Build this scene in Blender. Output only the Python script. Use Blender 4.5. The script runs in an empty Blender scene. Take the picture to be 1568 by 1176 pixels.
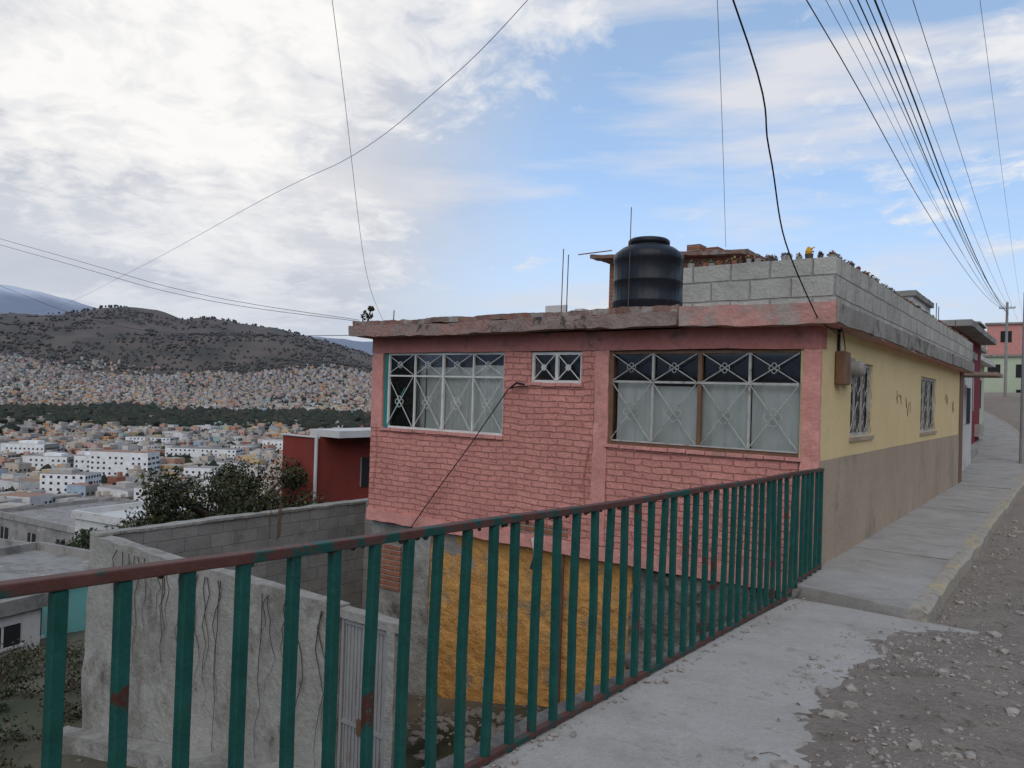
import bpy, bmesh, math, random
import numpy as np
from mathutils import Vector, Matrix, noise as mn
random.seed(7); rng=np.random.default_rng(7)
D=bpy.data; sc=bpy.context.scene; col=sc.collection

# ------------------------------------------------------------------ helpers
def lerp(a,b,t): return a+(b-a)*t
def sstep(a,b,x):
    t=min(1,max(0,(x-a)/(b-a))); return t*t*(3-2*t)
def N(x,y,z=0,s=1.0): return mn.noise(Vector((x*s,y*s,z*s)))
def FB(x,y,z=0,s=1.0,o=4): return mn.fractal(Vector((x*s,y*s,z*s)),1.0,2.0,o)

def empty(name,parent=None):
    o=D.objects.new(name,None); o.empty_display_size=.2; col.objects.link(o)
    if parent: o.parent=parent
    return o
class MB:
    def __init__(s): s.v=[];s.f=[];s.m=[];s.c=[]
    def add(s,vs,fs,mi=0,c=None):
        b=len(s.v); s.v.extend(vs)
        for f in fs:
            s.f.append(tuple(i+b for i in f)); s.m.append(mi); s.c.append(c)
    def box(s,x0,x1,y0,y1,z0,z1,mi=0,c=None):
        s.add([(x0,y0,z0),(x1,y0,z0),(x1,y1,z0),(x0,y1,z0),(x0,y0,z1),(x1,y0,z1),(x1,y1,z1),(x0,y1,z1)],
              [(0,3,2,1),(4,5,6,7),(0,1,5,4),(1,2,6,5),(2,3,7,6),(3,0,4,7)],mi,c)
    def obox(s,cx,cy,yaw,hx,hy,z0,z1,mi=0,c=None):
        ca,sa=math.cos(yaw),math.sin(yaw)
        P=lambda a,b,z:(cx+a*ca-b*sa,cy+a*sa+b*ca,z)
        s.add([P(-hx,-hy,z0),P(hx,-hy,z0),P(hx,hy,z0),P(-hx,hy,z0),P(-hx,-hy,z1),P(hx,-hy,z1),P(hx,hy,z1),P(-hx,hy,z1)],
              [(0,3,2,1),(4,5,6,7),(0,1,5,4),(1,2,6,5),(2,3,7,6),(3,0,4,7)],mi,c)
    def tube(s,pts,r,n=6,mi=0,c=None,cap=True):
        pts=[Vector(p) for p in pts]; rs=r if isinstance(r,(list,tuple)) else [r]*len(pts)
        vs=[];fs=[]
        for i,p in enumerate(pts):
            d=(pts[min(i+1,len(pts)-1)]-pts[max(i-1,0)]).normalized()
            up=Vector((0,0,1)) if abs(d.z)<.9 else Vector((0,1,0))
            a=d.cross(up).normalized(); b=a.cross(d).normalized()
            for k in range(n):
                t=2*math.pi*(k+.5)/n
                vs.append(tuple(p+(a*math.cos(t)+b*math.sin(t))*rs[i]))
        for i in range(len(pts)-1):
            for k in range(n):
                k2=(k+1)%n
                fs.append((i*n+k,i*n+k2,(i+1)*n+k2,(i+1)*n+k))
        if cap:
            fs.append(tuple(range(n))[::-1]); fs.append(tuple((len(pts)-1)*n+k for k in range(n)))
        s.add(vs,fs,mi,c)
    def ring(s,c,R,r,axis='y',n=14,mi=0,sx=1,sz=1):
        pts=[]
        for k in range(n+1):
            t=2*math.pi*k/n
            a,b=R*sx*math.cos(t),R*sz*math.sin(t)
            pts.append((c[0]+a,c[1],c[2]+b) if axis=='y' else (c[0],c[1]+a,c[2]+b))
        s.tube(pts,r,4,mi,cap=False)
    def lathe(s,c,prof,n=24,mi=0,flute=0,nf=0):
        vs=[];fs=[]
        for (r,z) in prof:
            for k in range(n):
                t=2*math.pi*k/n; rr=r*(1+(flute*math.cos(nf*t) if nf else 0))
                vs.append((c[0]+rr*math.cos(t),c[1]+rr*math.sin(t),c[2]+z))
        for i in range(len(prof)-1):
            for k in range(n):
                k2=(k+1)%n; fs.append((i*n+k,i*n+k2,(i+1)*n+k2,(i+1)*n+k))
        fs.append(tuple((len(prof)-1)*n+k for k in range(n)))
        s.add(vs,fs,mi)
    def obj(s,name,mats,parent=None,smooth=False,color=False):
        me=D.meshes.new(name); me.from_pydata(s.v,[],s.f); me.update()
        if not isinstance(mats,(list,tuple)): mats=[mats]
        for m in mats: me.materials.append(m)
        me.polygons.foreach_set('material_index',s.m)
        if smooth: me.polygons.foreach_set('use_smooth',[True]*len(s.f))
        if color:
            ca=me.color_attributes.new('Col','FLOAT_COLOR','CORNER')
            arr=[]
            for f,c in zip(s.f,s.c):
                arr.extend([c[0],c[1],c[2],1.0]*len(f))
            ca.data.foreach_set('color',arr)
        o=D.objects.new(name,me); col.objects.link(o)
        if parent: o.parent=parent
        return o

def rough_box(name,x0,x1,y0,y1,z0,z1,mat,res=.08,amp=.01,freq=6,parent=None,skew=None):
    bm=bmesh.new()
    def face(o,u,v,nu,nv):
        g=[[bm.verts.new((o[0]+u[0]*i/nu+v[0]*j/nv,o[1]+u[1]*i/nu+v[1]*j/nv,o[2]+u[2]*i/nu+v[2]*j/nv)) for j in range(nv+1)] for i in range(nu+1)]
        for i in range(nu):
            for j in range(nv): bm.faces.new((g[i][j],g[i+1][j],g[i+1][j+1],g[i][j+1]))
    X,Y,Z=x1-x0,y1-y0,z1-z0
    nx,ny,nz=[max(1,min(160,int(round(q/res)))) for q in (X,Y,Z)]
    face((x0,y0,z0),(X,0,0),(0,0,Z),nx,nz); face((x0,y1,z0),(0,0,Z),(X,0,0),nz,nx)
    face((x0,y0,z0),(0,0,Z),(0,Y,0),nz,ny); face((x1,y0,z0),(0,Y,0),(0,0,Z),ny,nz)
    face((x0,y0,z1),(X,0,0),(0,Y,0),nx,ny); face((x0,y0,z0),(0,Y,0),(X,0,0),ny,nx)
    bmesh.ops.remove_doubles(bm,verts=bm.verts,dist=1e-4)
    for v in bm.verts:
        p=v.co.copy(); n=mn.noise_vector(p*freq); n2=mn.noise_vector(p*freq*.2+Vector((5,5,5)))
        v.co=p+n*amp+n2*amp*1.2
        if skew: v.co=Vector(skew(v.co))
    me=D.meshes.new(name); bm.to_mesh(me); bm.free(); me.materials.append(mat)
    o=D.objects.new(name,me); col.objects.link(o)
    if parent:o.parent=parent
    return o

# ------------------------------------------------------------------ materials
def base(name):
    m=D.materials.new(name); m.use_nodes=True; nt=m.node_tree; nt.nodes.clear()
    out=nt.nodes.new('ShaderNodeOutputMaterial'); b=nt.nodes.new('ShaderNodeBsdfPrincipled')
    nt.links.new(b.outputs[0],out.inputs[0]); b.inputs['Specular IOR Level'].default_value=.25
    return m,nt,b,out
def C(c): return (c[0],c[1],c[2],1)
def noise(nt,vec,scale,detail=4,rough=.55):
    n=nt.nodes.new('ShaderNodeTexNoise'); n.inputs['Scale'].default_value=scale; n.inputs['Detail'].default_value=detail
    n.inputs['Roughness'].default_value=rough; nt.links.new(vec,n.inputs['Vector']); return n.outputs['Fac']
def ramp(nt,fac,stops):
    r=nt.nodes.new('ShaderNodeValToRGB'); e=r.color_ramp.elements
    while len(e)<len(stops): e.new(.5)
    for i,(p,c) in enumerate(stops): e[i].position=p; e[i].color=C(c) if not isinstance(c,(int,float)) else (c,c,c,1)
    nt.links.new(fac,r.inputs[0]); return r.outputs[0]
def mix(nt,fac,a,b,mode='MIX'):
    m=nt.nodes.new('ShaderNodeMix'); m.data_type='RGBA'; m.blend_type=mode
    for sock,v in ((m.inputs[0],fac),(m.inputs[6],a),(m.inputs[7],b)):
        if isinstance(v,(int,float)): sock.default_value=v
        elif isinstance(v,tuple): sock.default_value=C(v)
        else: nt.links.new(v,sock)
    return m.outputs[2]
def math_(nt,op,a,b=None,clamp=False):
    m=nt.nodes.new('ShaderNodeMath'); m.operation=op; m.use_clamp=clamp
    for s,v in zip(m.inputs,(a,b)):
        if v is None: continue
        if isinstance(v,(int,float)): s.default_value=v
        else: nt.links.new(v,s)
    return m.outputs[0]
def bumpn(nt,h,strength,dist,b,prev=None):
    bp=nt.nodes.new('ShaderNodeBump'); bp.inputs['Strength'].default_value=strength; bp.inputs['Distance'].default_value=dist
    nt.links.new(h,bp.inputs['Height'])
    if prev: nt.links.new(prev,bp.inputs['Normal'])
    nt.links.new(bp.outputs[0],b.inputs['Normal']); return bp.outputs[0]
def M(name,c1,c2,scale=3,rough=.9,bump=.4,bscale=40,bdist=.01,c3=None,s3=1.5,t3=.6,w3=.06,zstretch=1.0,metal=0,c4=None,s4=4,t4=.62,w4=.02):
    m,nt,b,out=base(name); tc=nt.nodes.new('ShaderNodeTexCoord').outputs['Object']
    v=tc
    if zstretch!=1.0:
        mp=nt.nodes.new('ShaderNodeMapping'); mp.inputs['Scale'].default_value=(1,1,zstretch); nt.links.new(tc,mp.inputs[0]); v=mp.outputs[0]
    n1=noise(nt,v,scale,6,.65)
    c=ramp(nt,n1,[(.3,c1),(.7,c2)])
    if c3 is not None:
        n2=noise(nt,v,s3,8,.7); k=ramp(nt,n2,[(t3-w3,0.0),(t3+w3,1.0)]); c=mix(nt,k,c,c3)
    if c4 is not None:
        n2=noise(nt,v,s4,9,.75); k=ramp(nt,n2,[(t4-w4,0.0),(t4+w4,1.0)]); c=mix(nt,k,c,c4)
    fine=noise(nt,tc,bscale,5,.7)
    c=mix(nt,.35,c,ramp(nt,fine,[(.3,(.6,.6,.6)),(.7,(1.25,1.25,1.25))]),'MULTIPLY')
    nt.links.new(c,b.inputs['Base Color']); b.inputs['Roughness'].default_value=rough; b.inputs['Metallic'].default_value=metal
    if bump: 
        h=math_(nt,'ADD',fine,math_(nt,'MULTIPLY',noise(nt,tc,bscale*.2,4),1.5)); bumpn(nt,h,bump,bdist,b)
    return m
def MBrick(name,bw,bh,mort,c1,c2,cm,bump=.8,bdist=.012,rough=.92,distort=.012,stain=None,ts=.6,nscale=2.5,st_scale=1.2,lvar=.8):
    m,nt,b,out=base(name); tc=nt.nodes.new('ShaderNodeTexCoord').outputs['Object']
    sx=nt.nodes.new('ShaderNodeSeparateXYZ'); nt.links.new(tc,sx.inputs[0])
    u=math_(nt,'ADD',sx.outputs[0],sx.outputs[1])
    nd=noise(nt,tc,9,4); dz=math_(nt,'MULTIPLY',math_(nt,'SUBTRACT',nd,.5),distort*2.4)
    nd2=noise(nt,tc,2,2); dz2=math_(nt,'MULTIPLY',math_(nt,'SUBTRACT',nd2,.5),distort*4)
    nd3=noise(nt,tc,5,3); du=math_(nt,'MULTIPLY',math_(nt,'SUBTRACT',nd3,.5),distort*7)
    w=math_(nt,'ADD',math_(nt,'ADD',sx.outputs[2],dz),dz2)
    cb=nt.nodes.new('ShaderNodeCombineXYZ'); nt.links.new(math_(nt,'ADD',u,du),cb.inputs[0]); nt.links.new(w,cb.inputs[1])
    br=nt.nodes.new('ShaderNodeTexBrick'); br.inputs['Scale'].default_value=1; br.inputs['Brick Width'].default_value=bw
    br.inputs['Row Height'].default_value=bh; br.inputs['Mortar Size'].default_value=mort; br.inputs['Mortar Smooth'].default_value=.6
    br.inputs['Color1'].default_value=C(c1); br.inputs['Color2'].default_value=C(c2); br.inputs['Mortar'].default_value=C(cm)
    nt.links.new(cb.outputs[0],br.inputs['Vector'])
    c=br.outputs['Color']
    n1=noise(nt,tc,nscale,6,.65)
    c=mix(nt,lvar,c,ramp(nt,n1,[(.25,(.68,.66,.66)),(.75,(1.2,1.2,1.2))]),'MULTIPLY')
    fine=noise(nt,tc,45,5,.7)
    c=mix(nt,.4,c,ramp(nt,fine,[(.3,(.6,.6,.6)),(.7,(1.25,1.25,1.25))]),'MULTIPLY')
    if stain is not None:
        k=ramp(nt,noise(nt,tc,st_scale,9,.75),[(ts-.04,0.0),(ts+.05,1.0)]); c=mix(nt,k,c,stain)
    nt.links.new(c,b.inputs['Base Color']); b.inputs['Roughness'].default_value=rough
    h=math_(nt,'ADD',math_(nt,'MULTIPLY',math_(nt,'SUBTRACT',1,br.outputs['Fac']),1.0),math_(nt,'ADD',math_(nt,'MULTIPLY',fine,.7),math_(nt,'MULTIPLY',noise(nt,tc,14,4),1.5)))
    bumpn(nt,h,bump,bdist,b)
    return m
def MAttr(name,rough=.9,var=.3,vscale=1.0,transl=0):
    m,nt,b,out=base(name); a=nt.nodes.new('ShaderNodeAttribute'); a.attribute_name='Col'
    tc=nt.nodes.new('ShaderNodeTexCoord').outputs['Object']
    c=mix(nt,var,a.outputs['Color'],ramp(nt,noise(nt,tc,vscale,6,.7),[(.3,(.45,.45,.45)),(.7,(1.5,1.5,1.5))]),'MULTIPLY')
    nt.links.new(c,b.inputs['Base Color']); b.inputs['Roughness'].default_value=rough
    return m

pinkbrick=MBrick('pink_painted_brick',.235,.077,.010,(.68,.295,.235),(.61,.255,.205),(.52,.215,.175),bump=1.0,bdist=.015,distort=.015,stain=(.38,.20,.145),ts=.67,st_scale=3,lvar=.65)
pinkpl=M('pink_plaster',(.56,.245,.20),(.70,.32,.265),scale=4,bump=.7,bscale=25,bdist=.016,c3=(.34,.21,.165),s3=3,t3=.63,c4=(.22,.15,.12),s4=6,t4=.69)
pinkbeam=M('pink_beam',(.38,.145,.12),(.50,.20,.165),scale=3,bump=.5,bscale=25,c3=(.20,.12,.10),s3=3,t3=.60)
rawbrick=MBrick('raw_red_brick',.25,.075,.012,(.36,.14,.075),(.28,.11,.06),(.30,.26,.22),bump=.9,distort=.006)
slabm=M('weathered_slab',(.24,.175,.145),(.36,.27,.23),scale=3,bump=.9,bscale=22,bdist=.025,c3=(.40,.20,.155),s3=2.2,t3=.58,c4=(.10,.08,.07),s4=3.5,t4=.60)
slabtop=M('slab_brick_edge',(.26,.11,.08),(.20,.16,.13),scale=5,bump=.8,bscale=22,bdist=.02,c3=(.34,.31,.27),s3=4,t3=.55)
pinkfascia=M('pink_fascia',(.58,.29,.24),(.48,.24,.195),scale=3,bump=.7,bscale=25,bdist=.018,c3=(.38,.32,.27),s3=2.4,t3=.54,c4=(.20,.17,.145),s4=5,t4=.65)
sidefascia=M('stained_concrete',(.34,.31,.27),(.24,.22,.19),scale=3,bump=.6,bscale=25,bdist=.015,c3=(.11,.10,.09),s3=2.4,t3=.58)
block=MBrick('cinder_block',.41,.205,.013,(.50,.48,.41),(.42,.405,.35),(.30,.285,.25),bump=.8,bdist=.014,distort=.005,stain=(.26,.245,.215),ts=.62,lvar=.8)
block2=MBrick('grey_block_wall',.41,.205,.010,(.29,.28,.255),(.245,.235,.215),(.20,.195,.18),bump=.5,bdist=.01,distort=.004,stain=(.15,.145,.13),ts=.62)
yellow=M('yellow_paint',(.74,.58,.30),(.68,.51,.26),scale=1.5,bump=.35,bscale=50,c3=(.58,.47,.31),s3=3.5,t3=.65,c4=(.46,.38,.28),s4=2.2,t4=.68)
tan=M('tan_plaster',(.45,.35,.25),(.37,.285,.205),scale=1.5,bump=.7,bscale=60,bdist=.012,c3=(.29,.235,.18),s3=1.2,t3=.59,zstretch=.6,c4=(.23,.185,.145),s4=5,t4=.67)
orange=M('orange_rough',(.64,.33,.095),(.52,.25,.07),scale=2.5,bump=1,bscale=14,bdist=.045,c3=(.36,.24,.13),s3=3,t3=.58,c4=(.30,.27,.23),s4=1.3,t4=.62)
rubble=M('rubble_masonry',(.11,.095,.08),(.27,.235,.20),scale=6,bump=1,bscale=12,bdist=.05)
wallpl=M('grey_rough_plaster',(.27,.255,.22),(.35,.33,.29),scale=1.6,bump=.9,bscale=12,bdist=.03,c3=(.20,.185,.155),s3=1.3,t3=.54,zstretch=.7,c4=(.12,.11,.09),s4=2.6,t4=.64)
conc=M('walkway_concrete',(.37,.34,.30),(.43,.40,.36),scale=1.2,bump=.6,bscale=60,bdist=.010,c3=(.31,.28,.24),s3=1.6,t3=.57,w3=.12,c4=(.26,.225,.19),s4=7,t4=.64,w4=.06)
conc2=M('walkway_concrete_old',(.39,.365,.33),(.32,.30,.27),scale=2,bump=.5,bscale=60,bdist=.008,c3=(.27,.245,.21),s3=1.8,t3=.57,w3=.1,c4=(.22,.195,.165),s4=6,t4=.65,w4=.05)
kerbm=M('worn_yellow_kerb',(.37,.34,.29),(.32,.29,.25),scale=4,bump=.6,bscale=40,c3=(.45,.36,.20),s3=2.5,t3=.57,w3=.12,c4=(.24,.21,.18),s4=8,t4=.57,w4=.05)
dirt=M('dirt_road',(.285,.235,.19),(.39,.335,.275),scale=2.2,bump=1,bscale=35,bdist=.035,c3=(.22,.175,.14),s3=2.2,t3=.55,w3=.13,c4=(.18,.15,.12),s4=14,t4=.61,w4=.05)
stone=M('stones',(.22,.19,.16),(.42,.375,.32),scale=25,bump=.5,bscale=80)
stoned=M('yard_stones',(.10,.085,.07),(.27,.235,.195),scale=4,bump=.6,bscale=40)
green=M('teal_green_paint',(.006,.058,.045),(.013,.094,.073),scale=9,rough=.45,bump=.6,bscale=70,bdist=.005,c3=(.075,.028,.02),s3=6,t3=.64,w3=.015,c4=(.03,.13,.11),s4=12,t4=.67)
railm=M('rusted_rail',(.085,.03,.024),(.13,.055,.042),scale=9,rough=.6,bump=.5,bscale=90,bdist=.004,c3=(.012,.07,.055),s3=5,t3=.54,w3=.03)
whitefr=M('white_window_metal',(.72,.72,.66),(.60,.59,.54),scale=8,rough=.5,bump=.2,c3=(.28,.19,.13),s3=8,t3=.68)
iron=M('window_iron',(.50,.50,.45),(.36,.35,.31),scale=8,rough=.55,bump=.2,c3=(.19,.12,.08),s3=8,t3=.62)
brownfr=M('brown_window_frame',(.15,.08,.045),(.21,.12,.07),scale=8,rough=.6,bump=.2)
tealfr=M('teal_window_frame',(.02,.19,.18),(.03,.25,.22),scale=8,rough=.6,bump=.2)
black=M('black_plastic',(.010,.012,.016),(.018,.020,.025),scale=3,rough=.38,bump=0,c3=(.04,.038,.036),s3=2,t3=.62)
cablem=M('black_cable',(.012,.012,.018),(.02,.02,.03),rough=.6,bump=0)
cablegr=M('grey_cable',(.07,.08,.11),(.10,.11,.14),rough=.6,bump=0)
steel=M('grey_metal_door',(.24,.235,.225),(.31,.305,.29),scale=4,rough=.6,bump=.2,c3=(.2,.15,.12),s3=5,t3=.60,zstretch=.3)
rebar=M('rebar',(.09,.05,.035),(.14,.08,.05),rough=.8,bump=0)
dark=M('dark_interior',(.02,.02,.02),(.03,.03,.03),bump=0)
redw=M('dark_red_wall',(.24,.045,.032),(.19,.036,.026),scale=2,bump=.3,c3=(.13,.05,.035),s3=1.4,t3=.60)
maroon=M('maroon_wall',(.24,.035,.05),(.19,.03,.04),scale=2,bump=.3)
white=M('white_plaster',(.62,.60,.56),(.52,.50,.46),scale=2,bump=.3,c3=(.36,.34,.31),s3=1,t3=.62)
palegr=M('pale_green_plaster',(.52,.57,.40),(.46,.51,.36),scale=2,bump=.3)
turq=M('turquoise_plaster',(.20,.50,.44),(.24,.55,.49),scale=2,bump=.3,c3=(.34,.43,.4),s3=1,t3=.64)
creamw=M('cream_plaster',(.56,.48,.35),(.50,.42,.31),scale=2,bump=.3)
greyw=M('grey_plaster',(.32,.30,.27),(.24,.225,.20),scale=1.5,bump=.3,c3=(.16,.15,.135),s3=1,t3=.56,c4=(.40,.37,.33),s4=.5,t4=.6)
pipe=M('white_pvc',(.6,.6,.57),(.5,.5,.48),rough=.4,bump=0)
polem=M('pole_concrete',(.26,.25,.23),(.33,.31,.29),bump=.3)
bark=M('bark',(.06,.045,.035),(.10,.075,.055),scale=6,bump=.8,bscale=30)
attrm=MAttr('city_paint_and_haze',var=.35,vscale=.35)
terrm=MAttr('terrain_ground',var=.75,vscale=.6)
hilltree=MAttr('tree_mass',var=.4,vscale=.3)
leafm=MAttr('leaves',rough=.6,var=.4,vscale=3)
curt=D.materials.new('curtain_cloth'); curt.use_nodes=True; nt=curt.node_tree; nt.nodes.clear()
o_=nt.nodes.new('ShaderNodeOutputMaterial'); d_=nt.nodes.new('ShaderNodeBsdfDiffuse')
tcc=nt.nodes.new('ShaderNodeTexCoord').outputs['Object']
mpc=nt.nodes.new('ShaderNodeMapping'); mpc.inputs['Scale'].default_value=(1,1,.25); nt.links.new(tcc,mpc.inputs[0])
nt.links.new(ramp(nt,noise(nt,mpc.outputs[0],6,4,.6),[(.3,(.74,.75,.69)),(.7,(.88,.88,.83))]),d_.inputs[0]); nt.links.new(d_.outputs[0],o_.inputs[0])
glass=D.materials.new('window_glass'); glass.use_nodes=True; nt=glass.node_tree; nt.nodes.clear()
o_=nt.nodes.new('ShaderNodeOutputMaterial'); t_=nt.nodes.new('ShaderNodeBsdfTransparent'); g_=nt.nodes.new('ShaderNodeBsdfGlossy')
t_.inputs[0].default_value=(.95,.955,.94,1); g_.inputs['Roughness'].default_value=.04
fr=nt.nodes.new('ShaderNodeFresnel'); fr.inputs[0].default_value=1.45
mx=nt.nodes.new('ShaderNodeMixShader'); nt.links.new(math_(nt,'ADD',fr.outputs[0],.02),mx.inputs[0]); nt.links.new(t_.outputs[0],mx.inputs[1]); nt.links.new(g_.outputs[0],mx.inputs[2]); nt.links.new(mx.outputs[0],o_.inputs[0])

# ------------------------------------------------------------------ heights
def rise(y): return 0 if y<20 else .05*(y-20)
def shift(y):
    if y<20: return 0
    if y<43: return -.0038*(y-20)**2
    return -2.01-.175*(y-43)
def zw(y): return -1.39-.045*min(max(y,0),6.85)
def zd(x,y):
    n=.018*FB(x,y,0,2.5,5)+.03*N(x,y,3,.8)+.008*FB(x,y,7,14,3)
    a=zw(y)+min(.05,max(-.05,(x+1.02+.30*N(x,y,1,.9))*.09))+n
    xs=x-shift(y)
    b=-1.765+min(.18,max(0,(xs+.9)*.05))+n+rise(y)
    return lerp(a,b,sstep(6.2,7.2,y))
prof=[(0,-4.0),(3,-3.85),(8.3,-4.85),(13,-5.6),(30,-10),(60,-17.5),(120,-29),(200,-44),(300,-57),(600,-58),(1e5,-58)]
def pl(tab,x):
    if x<=tab[0][0]: return tab[0][1]
    for (a,b),(c,d) in zip(tab,tab[1:]):
        if x<=c: return b+(d-b)*(x-a)/(c-a)
    return tab[-1][1]
F=(-.5976,.8018); R=(.8018,.5976)
crest=[(-1.2,.06),(-.68,.070),(-.59,.077),(-.52,.088),(-.476,.087),(-.433,.077),(-.407,.079),(-.373,.081),(-.313,.076),(-.261,.064),(-.184,.044),(-.07,.032),(1.5,.03)]
farm=[(-1.5,.13),(-.68,.104),(-.62,.098),(-.55,.086),(-.45,.075),(-.3,.068),(-.15,.06),(0,.05),(1.5,.03)]
def far_h(x,y):
    r=math.hypot(x,y)
    f=x*F[0]+y*F[1]; s=x*R[0]+y*R[1]
    if f<=.2*r: t=-1.2 if s<0 else 1.5
    else: t=s/f
    cr=pl(crest,t)
    k=sstep(.2*r,.5*r,f) if r>0 else 1
    cr=lerp(.03,cr,k)
    n=FB(x,y,1,.0016,5)
    w=[(300,-.19),(850,-.067),(1100,-.045),(1400,-.027),(1500,-.021),(2300,.018+.012*n),(2700,lerp(.018,cr,.5)+.01*n),(3400,cr)]
    if r<850: z=-58
    elif r<3400: z=pl(w,r)*r
    else:
        fm=pl(farm,t)*lerp(.5,1,k)
        z=pl([(3400,cr*3400),(4600,cr*2000),(7500,fm*7500),(9500,fm*5000)],r)
    z+= n*6*sstep(1200,2600,r)+ (FB(x,y,4,.006,4)*14)*sstep(2000,3000,r)
    return z
def H(x,y):
    xs=x-shift(y) if y<80 else x
    if y>=80: xs=x+8.5
    r=math.hypot(x,y)
    if xs>-2.15: 
        z=-2.1+rise(min(y,120))+max(0,xs-7)*.3+.25*FB(x,y,0,.3,3)*sstep(7,12,xs)
        z=min(z,60)
    else:
        d=-2.15-xs; z=pl(prof,d)
        z=lerp(-2.1+rise(min(y,120)),z,sstep(0,.35,d))
        z+=.12*FB(x,y,0,.7,4)*sstep(1,6,d)+1.2*FB(x,y,0,.03,3)*sstep(20,80,d)
    t=sstep(300,750,r)
    return z if t<=0 else lerp(z,far_h(x,y),t)

azs=[]
a=0
while a<360:
    azs.append(a); a+= .45 if (a<62 or a>345) else 2.0
rs=[.4]
while rs[-1]<9500: rs.append(rs[-1]*(1.05 if rs[-1]<900 else 1.022))
vs=[];fs=[];cs=[]
for r in rs:
    for a in azs:
        t=math.radians(a); dx=F[0]*math.cos(t)-F[1]*math.sin(t); dy=F[0]*math.sin(t)+F[1]*math.cos(t)
        x,y=dx*r,dy*r; z=H(x,y); vs.append((x,y,z))
        if r<120:
            g=.5+.9*FB(x,y,0,.35,4); g=min(1,max(0,g)); c=[lerp(.11,.035,g),lerp(.09,.045,g),lerp(.06,.02,g)]
        elif r<950:
            g=min(1,max(0,.5+.8*FB(x,y,0,.02,4))); c=[lerp(.18,.07,g),lerp(.15,.072,g),lerp(.12,.05,g)]
        elif r<1300:
            g=min(1,max(0,.5+.8*FB(x,y,0,.02,4))); c=[lerp(.09,.04,g),lerp(.08,.045,g),lerp(.06,.03,g)]
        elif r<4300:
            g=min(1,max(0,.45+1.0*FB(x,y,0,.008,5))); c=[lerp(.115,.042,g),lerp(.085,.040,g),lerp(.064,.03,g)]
            hz=sstep(1200,4000,r)*.25; c=[lerp(c[0],.17,hz),lerp(c[1],.17,hz),lerp(c[2],.20,hz)]  # aerial haze painted into the hill colour, growing with distance
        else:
            g=sstep(480,760,z+160*FB(x,y,3,.0012,4)); c=[lerp(.20,.52,g),lerp(.23,.55,g),lerp(.29,.61,g)]  # far mountains: bluish haze and pale low cloud put into the ground colour
        cs.append(c)
n=len(azs)
for i in range(len(rs)-1):
    for k in range(n):
        k2=(k+1)%n; fs.append((i*n+k,(i+1)*n+k,(i+1)*n+k2,i*n+k2))
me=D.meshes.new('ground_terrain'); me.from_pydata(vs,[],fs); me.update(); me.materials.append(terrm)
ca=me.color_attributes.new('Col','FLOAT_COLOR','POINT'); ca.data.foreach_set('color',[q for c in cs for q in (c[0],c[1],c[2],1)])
me.polygons.foreach_set('use_smooth',[True]*len(fs))
o=D.objects.new('ground_terrain',me); col.objects.link(o)

# ------------------------------------------------------------------ dirt road
xs=list(np.arange(-1.88,2.2,.035))+list(np.arange(2.3,8.5,.4)); ys=list(np.arange(-8,.6,.5))+list(np.arange(.6,10,.04))+list(np.arange(10,20,.15))+list(np.arange(20,82,.5))
vs=[(x+shift(y),y,zd(x+shift(y),y)) for y in ys for x in xs]; nx=len(xs)
fs=[(j*nx+i,j*nx+i+1,(j+1)*nx+i+1,(j+1)*nx+i) for j in range(len(ys)-1) for i in range(nx-1)]
m_=MB(); m_.add(vs,fs); m_.obj('dirt_road',dirt,smooth=True)
xs=list(np.arange(-1.95,-.55,.06)); ys=list(np.arange(-8,6.84,.08)); nx=len(xs)
vs=[(x,y,zw(y)+.006*FB(x,y,0,1.5,3)) for y in ys for x in xs]
fs=[(j*nx+i,j*nx+i+1,(j+1)*nx+i+1,(j+1)*nx+i) for j in range(len(ys)-1) for i in range(nx-1)]
m_=MB(); m_.add(vs,fs); m_.obj('concrete_walkway',conc,smooth=True)
pav=empty('raised_pavement')
m_=MB(); k_=MB(); g_m=MB()
ys=[6.80]+list(np.arange(7.0,78,.25)); vs=[];fs=[]; kv=[];kf=[]
for i,y in enumerate(ys):
    s=shift(y); h=rise(y); x0=-2.02 if y<7.83 else (-2.1 if y<19.6 else -2.5)
    w=0.012*math.sin(y*1.3)+.03*N(0,y,0,1.6); chip=.02*N(3,y,0,3)
    yy=y
    vs+= [(x0+s,yy+ (.18 if i==0 else 0),-1.9+h),(x0+s,yy+(.18 if i==0 else 0),-1.62+h),(-1.06+s,yy,-1.622+h+w*.4)]
    kv+= [(-1.06+s,yy,-1.617+h+w*.4),(-.965+s+w,yy,-1.619+h+w*.4+chip*.4),(-.93+s+w,yy,-1.65+h+chip),(-.92+s+w,yy,-1.95+h),(-1.06+s,yy,-1.95+h)]
for i in range(len(ys)-1):
    a=i*3;b=a+3; fs+=[(a,a+1,b+1,b),(a+1,a+2,b+2,b+1)]
    a=i*5;b=a+5; kf+=[(a,a+1,b+1,b),(a+1,a+2,b+2,b+1),(a+2,a+3,b+3,b+2)]
vs.append((-1.06,6.80,-1.95)); fs.append((0,1,2,len(vs)-1)); kf.append((0,4,3,2,1))
m_.add(vs,fs); m_.obj('pavement_slab',conc2,pav); k_.add(kv,kf); k_.obj('yellow_kerb',kerbm,pav)
for y in [9.3,11.6,13.9,16.2,18.5]: g_m.box(-2.02,-1.07,y,y+.010,-1.63,-1.6185)
g_m.obj('joint_lines',rubble,pav)

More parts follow.
